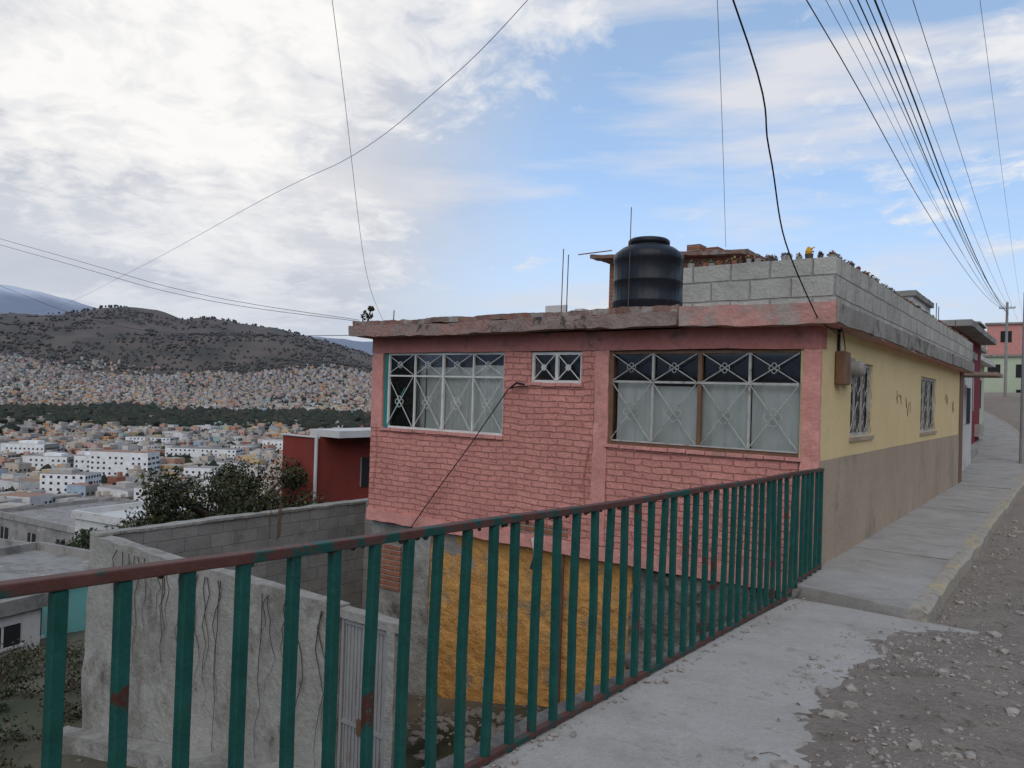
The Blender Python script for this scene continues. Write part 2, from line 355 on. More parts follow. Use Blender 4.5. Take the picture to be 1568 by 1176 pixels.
def ico():
    bm=bmesh.new(); bmesh.ops.create_icosphere(bm,subdivisions=1,radius=1); v=np.array([x.co[:] for x in bm.verts]); f=[tuple(q.index for q in p.verts) for p in bm.faces]; bm.free(); return v,f
IV,IF=ico()
def stones(name,items,mat):
    b=MB()
    for (x,y,z,s) in items:
        sc3=s*rng.uniform(.5,1.3,3)*np.array([1,1,.65]); v=IV*(1+rng.uniform(-.3,.3,(len(IV),1)))*sc3
        a=rng.uniform(0,6.28); ca,sa=math.cos(a),math.sin(a)
        v=np.stack([v[:,0]*ca-v[:,1]*sa,v[:,0]*sa+v[:,1]*ca,v[:,2]],1)+np.array([x,y,z])
        b.add([tuple(q) for q in v],IF)
    return b.obj(name,mat)
def gtop(x,y):
    z=zd(x,y)
    return max(z,zw(y)) if (y<6.8 and x<-.57) else z
it=[]
while len(it)<11000:
    y=1.3+13*rng.random()**1.3; x=-1.35+rng.random()**1.35*3.8
    if x<-1.0 and rng.random()<.6: continue
    if N(x,y,9,1.1)+.25<rng.random()*.8-.1: continue
    if y>6.6 and x<-.9: continue
    s=.003+.017*rng.random()**3.5
    if rng.random()<.018: s=.025+.035*rng.random()
    it.append((x,y,gtop(x,y)+s*.15,s))
stones('gravel',it,stone)
it=[]
for i in range(160):
    y=rng.uniform(1.6,7.0); x=-1.88+abs(rng.normal(0,.04)); it.append((x,y,zw(y)+.006,.004+.018*rng.random()**3))
stones('loose_stones',it,stone)
it=[]
for i in range(260):
    x=rng.normal(-5.3,.6); y=rng.normal(6.6,.45); s=.02+.08*rng.random()**3; it.append((x,y,H(x,y)+s*.3+.25*math.exp(-((x+5.3)**2+(y-6.6)**2)*2),s))
for i in range(400):
    x=rng.uniform(-10,-3); y=rng.uniform(3,7.8); s=.01+.05*rng.random()**3; it.append((x,y,H(x,y)+s*.3,s))
stones('yard_rubble',it,stoned)
b=MB()
for i in range(650):
    y=1.5+11*rng.random()**1.2; x=-1.2+rng.random()**1.3*3.2
    if y>6.6 and x<-.9: continue
    z=gtop(x,y)+.006; a=rng.uniform(0,6.28)
    if rng.random()<.45:
        L=rng.uniform(.02,.09); b.tube([(x,y,z),(x+L*.5*math.cos(a),y+L*.5*math.sin(a),z+.006),(x+L*math.cos(a+.3),y+L*math.sin(a+.3),z)],.0018,4,0,(.12,.085,.055))
    else:
        s=rng.uniform(.008,.026); ca,sa=math.cos(a)*s,math.sin(a)*s
        cc=[(.16,.10,.05),(.22,.16,.09),(.10,.07,.045),(.50,.49,.46),(.14,.09,.05),(.28,.22,.15)][rng.integers(6)]
        b.add([(x-ca,y-sa,z),(x+sa*.5,y-ca*.5,z+.006),(x+ca,y+sa,z+.003),(x-sa*.5,y+ca*.5,z+.008)],[(0,1,2,3)],0,cc)
b.obj('litter_and_twigs',leafm,color=True)

b=MB(); ys=list(np.arange(-8,7.9,.3)); vs=[];fs=[]
for y in ys:
    z=zw(y)-.004 if y<6.9 else -1.63
    vs+=[(-2.12+.02*N(0,y,0,2),y,-5.2),(-2.06+.015*N(0,y,0,3),y,z-.0),(-1.93,y,z)]
for i in range(len(ys)-1):
    a=i*3;c=a+3; fs+=[(a,a+1,c+1,c),(a+1,a+2,c+2,c+1)]
b.add(vs,fs); b.obj('retaining_wall',rubble)

# ------------------------------------------------------------------ fence
fence=empty('metal_railing_fence')
ft=[(-4,-.31),(.66,-.463),(3,-.543),(5.4,-.60),(7.83,-.646)]
def ftop(y): return pl(ft,y)
FX=lambda y:-1.87-.018*(y-.66)
b=MB(); y=.785-.1665*22
while y<7.76:
    hh=.0165; lean=rng.normal(0,.005); yj=y+rng.normal(0,.005)
    z0=(zw(y) if y<6.9 else -1.62)-.02; z1=ftop(y)-.015
    x=FX(y)
    zm=lerp(z0,z1,.5); bw=rng.normal(0,.003)
    vs=[]
    for (zz_,l_) in ((z0,0),(zm,lean*.5+bw),(z1,lean)):
        vs+=[(x-hh+l_,yj-hh+l_,zz_),(x+hh+l_,yj-hh+l_,zz_),(x+hh+l_,yj+hh+l_,zz_),(x-hh+l_,yj+hh+l_,zz_)]
    b.add(vs,[(0,3,2,1),(8,9,10,11)]+[(j*4+k,j*4+(k+1)%4,j*4+4+(k+1)%4,j*4+4+k) for j in range(2) for k in range(4)])
    y+=.1665
h=.018; b.box(FX(7.8)-h,FX(7.8)+h,7.78-h,7.78+h,-1.64,ftop(7.78))
fb=b.obj('uprights',green,fence)
bv=fb.modifiers.new('bev','BEVEL'); bv.width=.003; bv.segments=1
b=MB(); ys=list(np.arange(-3,7.8,.3))+[7.8]; vs=[];fs=[]
for y in ys:
    x=FX(y); t=ftop(y)+.003*math.sin(y*3)
    vs+=[(x-.022,y,t-.015),(x+.022,y,t-.015),(x+.022,y,t+.016),(x-.022,y,t+.016)]
for i in range(len(ys)-1):
    a=i*4;c=a+4
    for k in range(4):
        k2=(k+1)%4; fs.append((a+k,a+k2,c+k2,c+k))
fs+= [(0,3,2,1),tuple(len(vs)-4+k for k in range(4))]
b.add(vs,fs); o=b.obj('top_rail',railm,fence); bv=o.modifiers.new('bev','BEVEL'); bv.width=.004; bv.segments=2
b=MB(); vs=[];fs=[]
for y in ys:
    x=FX(y); t=zw(y)+.025 if y<6.7 else -1.58
    vs+=[(x-.012,y,t-.015),(x+.0195,y,t-.015),(x+.0195,y,t+.008),(x-.012,y,t+.008)]
for i in range(len(ys)-1):
    a=i*4;c=a+4
    for k in range(4):
        k2=(k+1)%4; fs.append((a+k,a+k2,c+k2,c+k))
b.add(vs,fs); b.obj('bottom_rail',railm,fence)
b=MB()
for i in range(60):
    y=rng.uniform(.8,7.7); s=rng.uniform(.006,.012); x=FX(y); z=ftop(y)-.02
    b.lathe((x+.006*rng.normal(),y,z-s),[(s*.3,0),(s,s*.5),(s*.8,s*1.3),(s*.2,s*1.7)],6)
b.obj('weld_beads',railm,fence)

# ------------------------------------------------------------------ pink house
hs=empty('pink_brick_house')
y0=7.83
b=MB()
for (x0,x1,z0,z1) in [(-8.2,-4.62,-1.75,-.556),(-4.42,-2.24,-1.75,-.556),(-8.43,-8.2,-1.75,-.556),(-5.97,-5.55,-.556,.54),(-5.55,-4.8,-.556,.147),(-4.8,-4.62,-.556,.54)]:
    b.box(x0,x1,y0,y0+.2,z0,z1)
b.obj('front_brick_wall',pinkbrick,hs)
rough_box('left_column',-8.43,-8.2,y0-.012,y0+.2,-.556,.54,pinkpl,.06,.006,7,hs)
rough_box('mid_column',-4.615,-4.425,y0-.010,y0+.2,-1.75,.54,pinkpl,.06,.008,7,hs)
rough_box('corner_column',-2.21,-2.035,y0-.02,y0+.02,-1.9,.54,pinkpl,.04,.013,9,hs)
rough_box('top_beam',-8.43,-2.035,y0-.014,y0+.19,.545,.77,pinkbeam,.07,.007,6,hs)
rough_box('base_band',-8.44,-2.035,y0-.016,y0+.19,-1.92,-1.75,pinkpl,.06,.014,5,hs)
b=MB(); b.box(-5.75,-4.92,y0-.005,y0+.01,-1.735,-1.60); b.obj('exposed_brick_patch',rawbrick,hs)
b=MB()
for (xa,xb,zz) in [(-8.2,-5.95,-.556),(-4.45,-2.2,-.556),(-5.57,-4.78,.147)]:
    x=xa
    while x<xb-.05:
        w=.20+rng.normal(0,.01); b.box(x,min(x+w,xb),y0-.03+rng.normal(0,.004),y0+.05,zz-.035+rng.normal(0,.003),zz+.004+rng.normal(0,.002)); x+=w+.012
b.obj('window_sills',pinkpl,hs)
b=MB(); b.tube([(-4.66,7.815,-.6),(-4.72,7.815,-1.0),(-4.69,7.815,-1.3),(-4.85,7.815,-1.7)],.008,5); b.tube([(-8.3,7.81,-.5),(-8.26,7.81,-.9),(-8.34,7.81,-1.5)],.004,4); b.obj('surface_conduit',pinkbeam,hs)
b=MB()
def sidepieces(bb,x0,x1,z0,z1,cuts,yA,yB):
    y=yA
    for (a,c,za,zb) in cuts:
        bb.box(x0,x1,y,a,z0,z1)
        if za>z0: bb.box(x0,x1,a,c,z0,za)
        if zb<z1: bb.box(x0,x1,a,c,zb,z1)
        y=c
    bb.box(x0,x1,y,yB,z0,z1)
sidepieces(b,-2.24,-2.04,-.57,.77,[(9.08,10.2,-.37,.49),(13.8,15.45,-.42,.49)],7.855,18.75)
b.obj('yellow_side_wall',yellow,hs)
rough_box('tan_side_wall',-2.25,-2.028,7.855,18.75,-1.95,-.572,tan,.12,.006,3,hs)
b=MB(); b.box(-8.43,-8.23,8.035,19.3,-1.92,.77); b.box(-8.43,-2.04,19.1,19.3,-1.92,.77); b.box(-8.23,-2.25,8.04,19.1,-1.92,-1.8)
b.obj('rear_walls',greyw,hs)
b=MB(); b.box(-2.24,-2.02,18.76,19.3,-1.9,.77); b.obj('brown_doorway',brownfr,hs)
# faint scrawled marks on the yellow wall
b=MB()
for (yc,zc) in [(11.7,.10),(12.5,-.02),(16.6,.15),(17.6,.0)]:
    pts=[(-2.0385,yc+.12*k*.5+.05*rng.normal(),zc+.14*math.sin(k*2.1)+.03*rng.normal()) for k in range(7)]
    b.tube(pts,.006,4)
b.obj('scrawled_marks',brownfr,hs)
def droop(p): return (p[0],p[1],p[2]+.012*math.sin(p[0]*1.1))
rough_box('roof_slab',-8.65,-3.46,7.55,19.4,.775,.93,slabm,.06,.016,6,hs,droop)
rough_box('roof_slab_top',-8.62,-3.46,7.57,19.4,.93,1.0,slabtop,.05,.02,9,hs,droop)
rough_box('roof_slab_right',-3.46,-1.86,7.58,19.45,.775,.985,pinkfascia,.06,.014,7,hs,droop)
rough_box('side_fascia',-1.88,-1.835,7.60,19.45,.78,.97,sidefascia,.08,.010,6,hs)
rough_box('parapet_front',-3.43,-1.87,7.62,7.77,.975,1.41,block,.06,.005,7,hs)
rough_box('parapet_side',-2.02,-1.868,7.775,19.35,.975,1.412,block,.1,.005,6,hs)
rough_box('lower_plaster_wall',-8.43,-7.25,7.93,8.1,-5.2,-1.93,wallpl,.09,.02,4,hs)
rough_box('lower_orange_wall',-7.25,-4.1,7.95,8.12,-5.2,-1.93,orange,.05,.022,8,hs)
rough_box('lower_stone_wall',-4.1,-2.1,7.90,8.1,-5.2,-1.93,rubble,.05,.05,6,hs)
b=MB(); b.box(-8.4,-8.25,8.1,19,-5.5,-1.93); b.obj('lower_side_wall',greyw,hs)
b=MB(); b.box(-8.35,-7.8,7.895,7.94,-2.9,-2.25); b.obj('lower_raw_brick',rawbrick,hs)
b=MB(); b.tube([(-5.35,7.95,-1.78),(-5.35,7.76,-1.80),(-5.35,7.74,-2.15)],.055,12); b.obj('drain_pipe',pipe,hs,True)
b=MB(); b.tube([(-5.0,7.86,-1.95),(-5.02,7.86,-5)],.02,6); b.obj('downpipe',rebar,hs)

def curtain(name,xa,xb,za,zb,yy,waves,axis='y',amp=.03,parent=hs):
    nn=int(abs(xb-xa)/.015); vs=[];fs=[]
    for i in range(nn+1):
        x=lerp(xa,xb,i/nn)
        for j in range(5):
            z=lerp(za,zb,j/4); k=1-.5*j/4
            d=amp*math.sin(i/nn*waves*6.28+1.5*N(x,0,0,3)+.5*N(x,z,0,2))+amp*.5*N(x,5,z*.3,9)
            vs.append((x,yy+d*k,z) if axis=='y' else (yy-d*k,x,z))
    for i in range(nn):
        for j in range(4): fs.append((i*5+j,(i+1)*5+j,(i+1)*5+j+1,i*5+j+1))
    q=MB(); q.add(vs,fs); q.obj(name,curt,parent,True)
def frame(b,xa,xb,za,zb,y,t=.03,d=.03):
    b.box(xa,xb,y,y+d,za,za+t); b.box(xa,xb,y,y+d,zb-t,zb); b.box(xa,xa+t,y,y+d,za+t,zb-t); b.box(xb-t,xb,y,y+d,za+t,zb-t)
def xpane(b,xa,xb,za,zb,y,r=.005,ringR=.06):
    cx,cz=(xa+xb)/2,(za+zb)/2
    b.tube([(xa,y,za),(xb,y,zb)],r,4); b.tube([(xa,y+.008,zb),(xb,y+.008,za)],r,4)
    R_=ringR
    for sx in (-1,1): b.ring((cx+sx*R_*.75,y-.006,cz),R_*.6,.0045,n=10)
    for sz in (-1,1): b.ring((cx,y-.006,cz+sz*R_*.75),R_*.6,.0045,n=10)
w=empty('left_window',hs); b=MB(); xa,xb,za,zb=-8.19,-5.97,-.55,.54
frame(b,xa+.06,xb,za,zb,7.86)
for f in (.25,.5,.75): 
    x=lerp(xa+.06,xb,f); ww=.018 if f==.5 else .010; b.box(x-ww,x+ww,7.855,7.885,za+.03,zb-.03)
b.box(xa+.09,xb-.03,7.857,7.882,.20,.222); b.obj('frame',whitefr,w)
b=MB(); b.box(xa,xa+.055,7.85,7.90,za,zb); b.tube([(xa+.06,7.85,za),(xa+.42,7.85,zb-.5)],.008,4); b.obj('teal_frame',tealfr,w)
b=MB()
for i in range(4):
    a=lerp(xa+.06,xb,i/4); c=lerp(xa+.06,xb,(i+1)/4)
    xpane(b,a+.02,c-.02,za+.04,.19,7.84,ringR=.06); xpane(b,a+.02,c-.02,.23,zb-.03,7.84,ringR=.035)
b.obj('ironwork',whitefr,w)
q=MB(); q.box(xa,xb,7.895,7.90,za,zb); q.obj('glass',glass,w)
curtain('curtain_a',xa+.10,-7.45,za,.36,7.945,6,amp=.02,parent=w); curtain('curtain_b',-7.43,-6.58,za,.34,7.95,6,amp=.02,parent=w); curtain('curtain_c',-6.56,xb,za,.37,7.945,4,amp=.02,parent=w)
w=empty('small_window',hs); b=MB(); xa,xb,za,zb=-5.55,-4.80,.15,.535
frame(b,xa,xb,za,zb,7.86,.035); b.box(-5.195,-5.155,7.855,7.89,za+.035,zb-.035)
for a,c in ((xa+.03,-5.19),(-5.16,xb-.03)):
    cx,cz=(a+c)/2,(za+zb)/2
    b.tube([(a,7.85,za+.03),(c,7.85,zb-.03)],.007,4); b.tube([(a,7.858,zb-.03),(c,7.858,za+.03)],.007,4); b.ring((cx,7.842,cz),.035,.008,n=8); b.ring((cx,7.842,cz),.015,.012,n=8)
b.obj('frame',whitefr,w); q=MB(); q.box(xa,xb,7.895,7.90,za,zb); q.obj('glass',glass,w)
w=empty('right_window',hs); b=MB(); xa,xb,za,zb=-4.42,-2.21,-.55,.54
frame(b,xa,xb,za,zb,7.86,.035,.04); b.box(-3.33,-3.285,7.85,7.895,za+.035,zb-.035); b.box(xa,xa+.05,7.845,7.859,za,zb)
b.obj('frame',brownfr,w)
b=MB()
for x in (-3.87,-2.76): b.box(x-.013,x+.013,7.857,7.885,za+.035,zb-.035)
b.box(xa+.04,xb-.04,7.843,7.856,.17,.195); b.box(xa+.05,xb-.04,7.845,7.857,za+.04,za+.055)
for a,c in ((xa+.04,-3.88),(-3.86,-3.34),(-3.275,-2.77),(-2.75,xb-.04)):
    xpane(b,a,c,za+.06,.17,7.84,r=.0065,ringR=.07); xpane(b,a,c,.19,zb-.04,7.84,r=.0065,ringR=.04)
b.obj('ironwork',iron,w)
q=MB(); q.box(xa,xb,7.901,7.905,za,zb); q.obj('glass',glass,w)
curtain('curtain_a',xa+.06,-3.92,za+.02,.17,7.945,3,amp=.014,parent=w); curtain('curtain_b',-3.9,-3.33,za+.02,.14,7.955,3,amp=.014,parent=w)
curtain('curtain_c',-3.31,-2.78,za+.02,.17,7.945,3,amp=.014,parent=w); curtain('curtain_d',-2.76,-2.24,za+.02,.19,7.955,3,amp=.014,parent=w)
for k,(ya,yb,za,zb) in enumerate([(9.08,10.2,-.37,.49),(13.8,15.45,-.42,.49)]):
    w=empty('side_window_%d'%(k+1),hs); b=MB(); X=-2.10
    b.box(X,X+.03,ya,yb,za,za+.04);b.box(X,X+.03,ya,yb,zb-.04,zb);b.box(X,X+.03,ya,ya+.04,za+.04,zb-.04);b.box(X,X+.03,yb-.04,yb,za+.04,zb-.04)
    for f in (.33,.66): b.box(X,X+.02,lerp(ya,yb,f)-.012,lerp(ya,yb,f)+.012,za+.04,zb-.04)
    for i in range(3):
        cy=lerp(ya,yb,(i+.5)/3); hw=(yb-ya)/6
        for j in range(2):
            z1=lerp(za,zb,j/2)+.03; z2=lerp(za,zb,(j+1)/2)-.03
            b.tube([(X+.05,cy-hw,z1),(X+.05,cy+hw,z2)],.005,4); b.tube([(X+.055,cy-hw,z2),(X+.055,cy+hw,z1)],.005,4); b.ring((X+.06,cy,(z1+z2)/2),.08,.005,'x',12)
    b.obj('frame',iron,w); q=MB(); q.box(X-.012,X-.008,ya,yb,za,zb); q.obj('glass',glass,w)
    curtain('curtain',ya,yb,za,zb,X-.05,5,axis='x',amp=.02,parent=w)
    q=MB(); q.box(-2.06,-2.015,ya-.04,yb+.04,za-.05,za-.003); q.obj('sill',tan,w)
mt=empty('electricity_meter'); b=MB(); b.box(-2.036,-1.93,8.34,8.56,.20,.55); o=b.obj('service_box',brownfr,mt); o.modifiers.new('b','BEVEL').width=.01
b=MB(); b.box(-2.036,-1.95,8.62,8.86,.22,.50); b.tube([(-1.95,8.74,.38),(-1.86,8.74,.38)],.085,20); b.tube([(-1.86,8.74,.38),(-1.83,8.74,.38)],[.085,.06],20); b.obj('meter',greyw,mt,False)
b=MB(); b.tube([(-2.02,8.42,.55),(-2.02,8.42,.78)],.015,8); b.tube([(-2.02,8.68,.50),(-2.0,8.60,.6),(-1.95,8.3,.72),(-1.9,8.0,.76)],.006,6); b.obj('conduits',cablem,mt)

# roof things
tk=empty('rooftop_water_tank'); b=MB()
b.lathe((-5.5,10.9,1.18),[(.50,0),(.545,.03),(.545,.30),(.55,.31),(.55,.34),(.54,.355),(.54,.62),(.546,.63),(.546,.66),(.54,.67),(.54,.95),(.55,.97),(.548,1.04),(.525,1.09),(.41,1.18),(.31,1.22),(.31,1.235),(.325,1.24),(.325,1.30),(.29,1.33),(.05,1.345)],96,0,.006,32)
b.obj('tank_body',black,tk); b=MB(); b.box(-6.1,-4.9,10.3,11.5,1.0,1.175); b.obj('tank_base',greyw,tk)
for p_ in D.objects['tank_body'].data.polygons: p_.use_smooth=True
rm=empty('rooftop_brick_room'); b=MB(); b.box(-7.45,-4.9,13.1,16,1.0,2.64); b.obj('walls',rawbrick,rm)
rough_box('roof',-7.75,-4.6,12.85,16.2,2.62,2.69,slabtop,.08,.02,5,rm,lambda p:(p[0],p[1],p[2]-.05*(p[0]+6)))
b=MB(); b.box(-6.75,-6.1,13.08,13.095,1.0,2.3); b.box(-7.2,-7.0,13.08,13.095,1.5,2.1); b.obj('openings',dark,rm)
b=MB(); b.box(-5.75,-5.5,12.9,13.2,2.68,2.80); b.box(-5.45,-5.2,13.0,13.3,2.66,2.74); b.tube([(-8.0,12.8,2.80),(-7.3,12.9,2.84)],.012,5); b.obj('roof_bricks',rawbrick,rm)
rb=empty('rebar_rods'); b=MB()
for (x,y,z1) in [(-5.62,8.6,1.98),(-5.55,8.62,1.9),(-5.52,10.3,2.9),(-8.0,7.8,1.16),(-8.1,7.9,1.17),(-8.55,7.7,1.12),(-1.95,14.5,1.75),(-1.93,14.6,1.7),(-1.95,17,1.7)]:
    b.tube([(x,y,.9),(x+.01,y,z1)],.007,5)
for (x,y) in [(-9.6,7.9),(-9.5,8.0),(-9.4,7.9),(-9.6,8.1)]: b.tube([(x-.6,y-.5,-2.4),(x-.6,y-.48,-1.85)],.008,5)
b.obj('rods',rebar,rb)
b=MB(); b.box(-6.9,-6.4,10.0,10.4,1.0,1.28); b.box(-6.85,-6.45,10.02,10.05,1.28,1.42); b.box(-6.35,-6.2,10.1,10.3,1.0,1.36); b.obj('rooftop_junk',white)
def leafcloud(b,centers,n,size,cols,flat=.0):
    for i in range(n):
        c,r=centers[rng.integers(len(centers))]
        d=rng.normal(size=3); d/=np.linalg.norm(d); rad=r*(rng.random()**.45)
        p=np.array(c)+d*rad*np.array([1,1,.8])
        u=rng.normal(size=3); u/=np.linalg.norm(u); v=np.cross(u,rng.normal(size=3)); v/=np.linalg.norm(v)+1e-6
        s=size*rng.uniform(.5,1.3)
        q=[p-u*s,p-v*s*.45,p+u*s,p+v*s*.45]
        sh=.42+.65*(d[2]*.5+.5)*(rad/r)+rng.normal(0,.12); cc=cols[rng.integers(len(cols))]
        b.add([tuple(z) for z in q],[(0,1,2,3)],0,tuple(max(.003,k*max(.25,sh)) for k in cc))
b=MB(); leafcloud(b,[((-8.5,7.75,1.1),.10),((-8.48,7.8,1.2),.05)],160,.03,[(.08,.06,.03),(.05,.05,.02)]); b.obj('roof_corner_plant',leafm,color=True)
b=MB(); cols=[(.10,.14,.05),(.42,.10,.07),(.45,.18,.09),(.36,.15,.14),(.15,.16,.08),(.28,.09,.10),(.40,.28,.12),(.2,.13,.10)]
def pot(x,y,z):
    r=rng.uniform(.025,.045); h=rng.uniform(.03,.06); c=[(.28,.10,.06),(.3,.28,.25),(.09,.07,.06)][rng.integers(3)]
    n=8; vs=[(x+r*(.8 if j==0 else 1)*math.cos(k*.785),y+r*(.8 if j==0 else 1)*math.sin(k*.785),z+h*j) for j in range(2) for k in range(n)]
    b.add(vs,[(k,(k+1)%n,n+(k+1)%n,n+k) for k in range(n)]+[tuple(n+k for k in range(n))],0,c)
    a=cols[rng.integers(len(cols))]
    leafcloud(b,[((x,y,z+h+.012),r*1.0)],rng.integers(20,55),.017,[a,a,cols[0]])
x=-3.38
while x<-1.95: pot(x,7.70+rng.normal(0,.015),1.41); x+=rng.uniform(.045,.11)
y=7.75
while y<19: pot(-1.945,y,1.41); y+=rng.uniform(.09,.3)
b.obj('potted_succulents',leafm,color=True)
b=MB(); b.lathe((-2.15,7.70,1.45),[(.005,0),(.03,.01),(.035,.04),(.02,.07),(.012,.085)],10); b.tube([(-2.17,7.7,1.5),(-2.09,7.7,1.53)],[.012,.004],6); b.tube([(-2.15,7.7,1.41),(-2.15,7.7,1.47)],.004,4)
b.obj('yellow_bird_ornament',M('bird_yellow',(.6,.3,.02),(.7,.4,.03),bump=0))
b=MB(); b.tube([(-5.55,7.78,.10),(-5.72,7.77,.09),(-5.84,7.76,.06),(-6.4,7.74,-.66),(-7.0,7.74,-1.36),(-7.56,7.76,-2.02)],.008,6)
b.tube([(-5.6,7.78,.12),(-5.7,7.74,.14),(-5.8,7.76,.08)],.014,6); b.obj('facade_cable',cablem)

# ------------------------------------------------------------------ neighbour walls
rw=empty('yard_wall')
def lowr(p):
    x,y,z=p
    y+= (x+10.5)*.05
    return (x,y,z-.02*(x+10.5)*(1 if z>-3 else 0))
rough_box('front_wall',-10.58,-5.86,4.84,5.02,-5.4,-2.07,wallpl,.07,.022,3,rw,lowr)
rough_box('side_block_wall',-10.6,-10.42,5.03,10.5,-6,-2.07,block2,.1,.006,3,rw)
rough_box('coping',-10.62,-10.40,4.86,10.5,-2.068,-2.03,wallpl,.08,.012,5,rw)
rough_box('back_wall',-10.42,-8.44,9.6,9.78,-6,-2.05,block2,.1,.006,3,rw)
rough_box('gate_lintel',-5.85,-5.0,5.08,5.22,-2.26,-2.18,wallpl,.06,.012,4,rw)
rough_box('gate_post',-5.16,-5.06,5.08,5.2,-5,-2.26,wallpl,.08,.015,4,rw)
rough_box('wall_footing',-10.9,-5.6,4.55,4.82,-5.4,-4.62,wallpl,.12,.03,2,rw,lambda p:(p[0],p[1]+(p[0]+10.5)*.05,p[2]+.17*(p[0]+10.9)-.05))
b=MB()
for k in range(26):
    x=rng.uniform(-9.9,-6.0); z=-2.15-.02*(x+10.5); pts=[]; L=rng.uniform(.5,2.2); yy=4.83+(x+10.5)*.05
    for j in range(9): pts.append((x+.16*N(k*7.1,j*.5,0),yy+(x+10.5)*0-.012,z-L*j/8))
    b.tube(pts,[.006*(1-j/11) for j in range(9)],4)
b.obj('dry_vines',bark)
gt=empty('metal_gate'); b=MB(); b.box(-5.83,-5.18,5.14,5.17,-4.3,-2.27)
for x in (-5.83,-5.52,-5.21): b.box(x,x+.035,5.115,5.139,-4.3,-2.27)
for z in (-4.2,-3.3,-2.32): b.box(-5.79,-5.215,5.118,5.139,z,z+.035)
x=-5.78
while x<-5.2: b.box(x,x+.015,5.13,5.139,-4.15,-2.33); x+=.05
b.obj('gate_leaf',steel,gt); b=MB(); b.box(-5.56,-5.46,5.10,5.115,-3.35,-3.2); b.obj('lock',rebar,gt)

rd=empty('dark_red_house'); b=MB(); b.box(-19.2,-17.6,14.3,24,-9,-1.45); b.obj('walls',redw,rd)
b=MB(); b.box(-18.2,-16.9,14.5,24.2,-1.42,-1.22); b.box(-17.58,-17.2,15,24.2,-3.6,-3.5); b.obj('roof_slab',white,rd)
b=MB()
for (ya,yb) in [(16.0,16.7),(18.3,19.2),(21,22)]: b.box(-17.60,-17.57,ya,yb,-3.0,-2.1)
b.obj('windows',dark,rd)
b=MB()
for (ya,yb) in [(16.0,16.7),(18.3,19.2),(21,22)]:
    b.box(-17.599,-17.57,ya-.03,ya-.002,-3.0,-2.1); b.box(-17.569,-17.55,(ya+yb)/2-.015,(ya+yb)/2+.015,-3,-2.1)
b.obj('window_frames',greyw,rd)
b=MB(); b.tube([(-17.55,14.22,-1.4),(-17.55,14.22,-8)],.05,8); b.tube([(-19.25,14.28,-1.43),(-17.5,14.28,-1.43)],.03,5); b.obj('downpipe',pipe,rd)

# ------------------------------------------------------------------ trees
gcols=[(.045,.07,.024),(.03,.05,.017),(.065,.08,.026),(.03,.04,.018)]
def tree(name,x,y,z0,zc,cr,ch,n,ls,cols=gcols,k=12,rk=(.20,.40),extra=[]):
    e=empty(name); b=MB(); cen=[]
    for i in range(k):
        a=rng.uniform(0,6.28); rr=cr*math.sqrt(rng.random())*.82
        c=(x+rr*math.cos(a),y+rr*math.sin(a),zc+rng.uniform(-.5,.55)*ch*(1-.5*rr/cr)); cen.append((c,cr*rng.uniform(*rk)))
    cen+=extra
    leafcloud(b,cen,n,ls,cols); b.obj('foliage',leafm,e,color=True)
    b=MB(); b.tube([(x,y,z0),(x+.1,y,lerp(z0,zc,.4)),(x,y+.1,lerp(z0,zc,.75))],[cr*.09,cr*.07,cr*.05],8)
    for c,r in cen: b.tube([(x,y+.05,lerp(z0,zc,.6)),(lerp(x,c[0],.5),lerp(y,c[1],.5),lerp(zc-.3*ch,c[2],.6)),c],[cr*.035,cr*.025,cr*.008],5)
    b.obj('trunk',bark,e)
def gz(x,y): return H(x,y)
olive=[(.048,.058,.020),(.028,.037,.013),(.068,.074,.026),(.022,.027,.011),(.10,.085,.03)]
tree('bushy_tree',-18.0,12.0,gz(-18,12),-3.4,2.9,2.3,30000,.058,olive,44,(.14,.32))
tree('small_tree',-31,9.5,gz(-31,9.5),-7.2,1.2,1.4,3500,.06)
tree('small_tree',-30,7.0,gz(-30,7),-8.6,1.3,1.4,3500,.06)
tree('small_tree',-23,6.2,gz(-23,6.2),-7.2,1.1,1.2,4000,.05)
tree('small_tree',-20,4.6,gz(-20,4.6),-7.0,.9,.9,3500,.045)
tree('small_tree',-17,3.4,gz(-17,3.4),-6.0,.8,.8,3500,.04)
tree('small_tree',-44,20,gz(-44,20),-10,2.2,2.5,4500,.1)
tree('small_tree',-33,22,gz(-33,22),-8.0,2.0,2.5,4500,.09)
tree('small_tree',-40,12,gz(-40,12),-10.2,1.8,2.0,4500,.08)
b=MB()
for i in range(430):
    x=rng.uniform(-26,-9.5); y=rng.uniform(-1,9)
    if x>-11 and y>4.2: continue
    r=rng.uniform(.12,.5); z=gz(x,y)
    leafcloud(b,[((x,y,z+r*.4),r),((x+.2,y+.1,z+r*.2),r*.8)],int(70+r*260),.04,[(.045,.056,.018),(.025,.038,.012),(.07,.062,.028),(.11,.085,.045)])
b.obj('slope_shrubs',leafm,color=True)

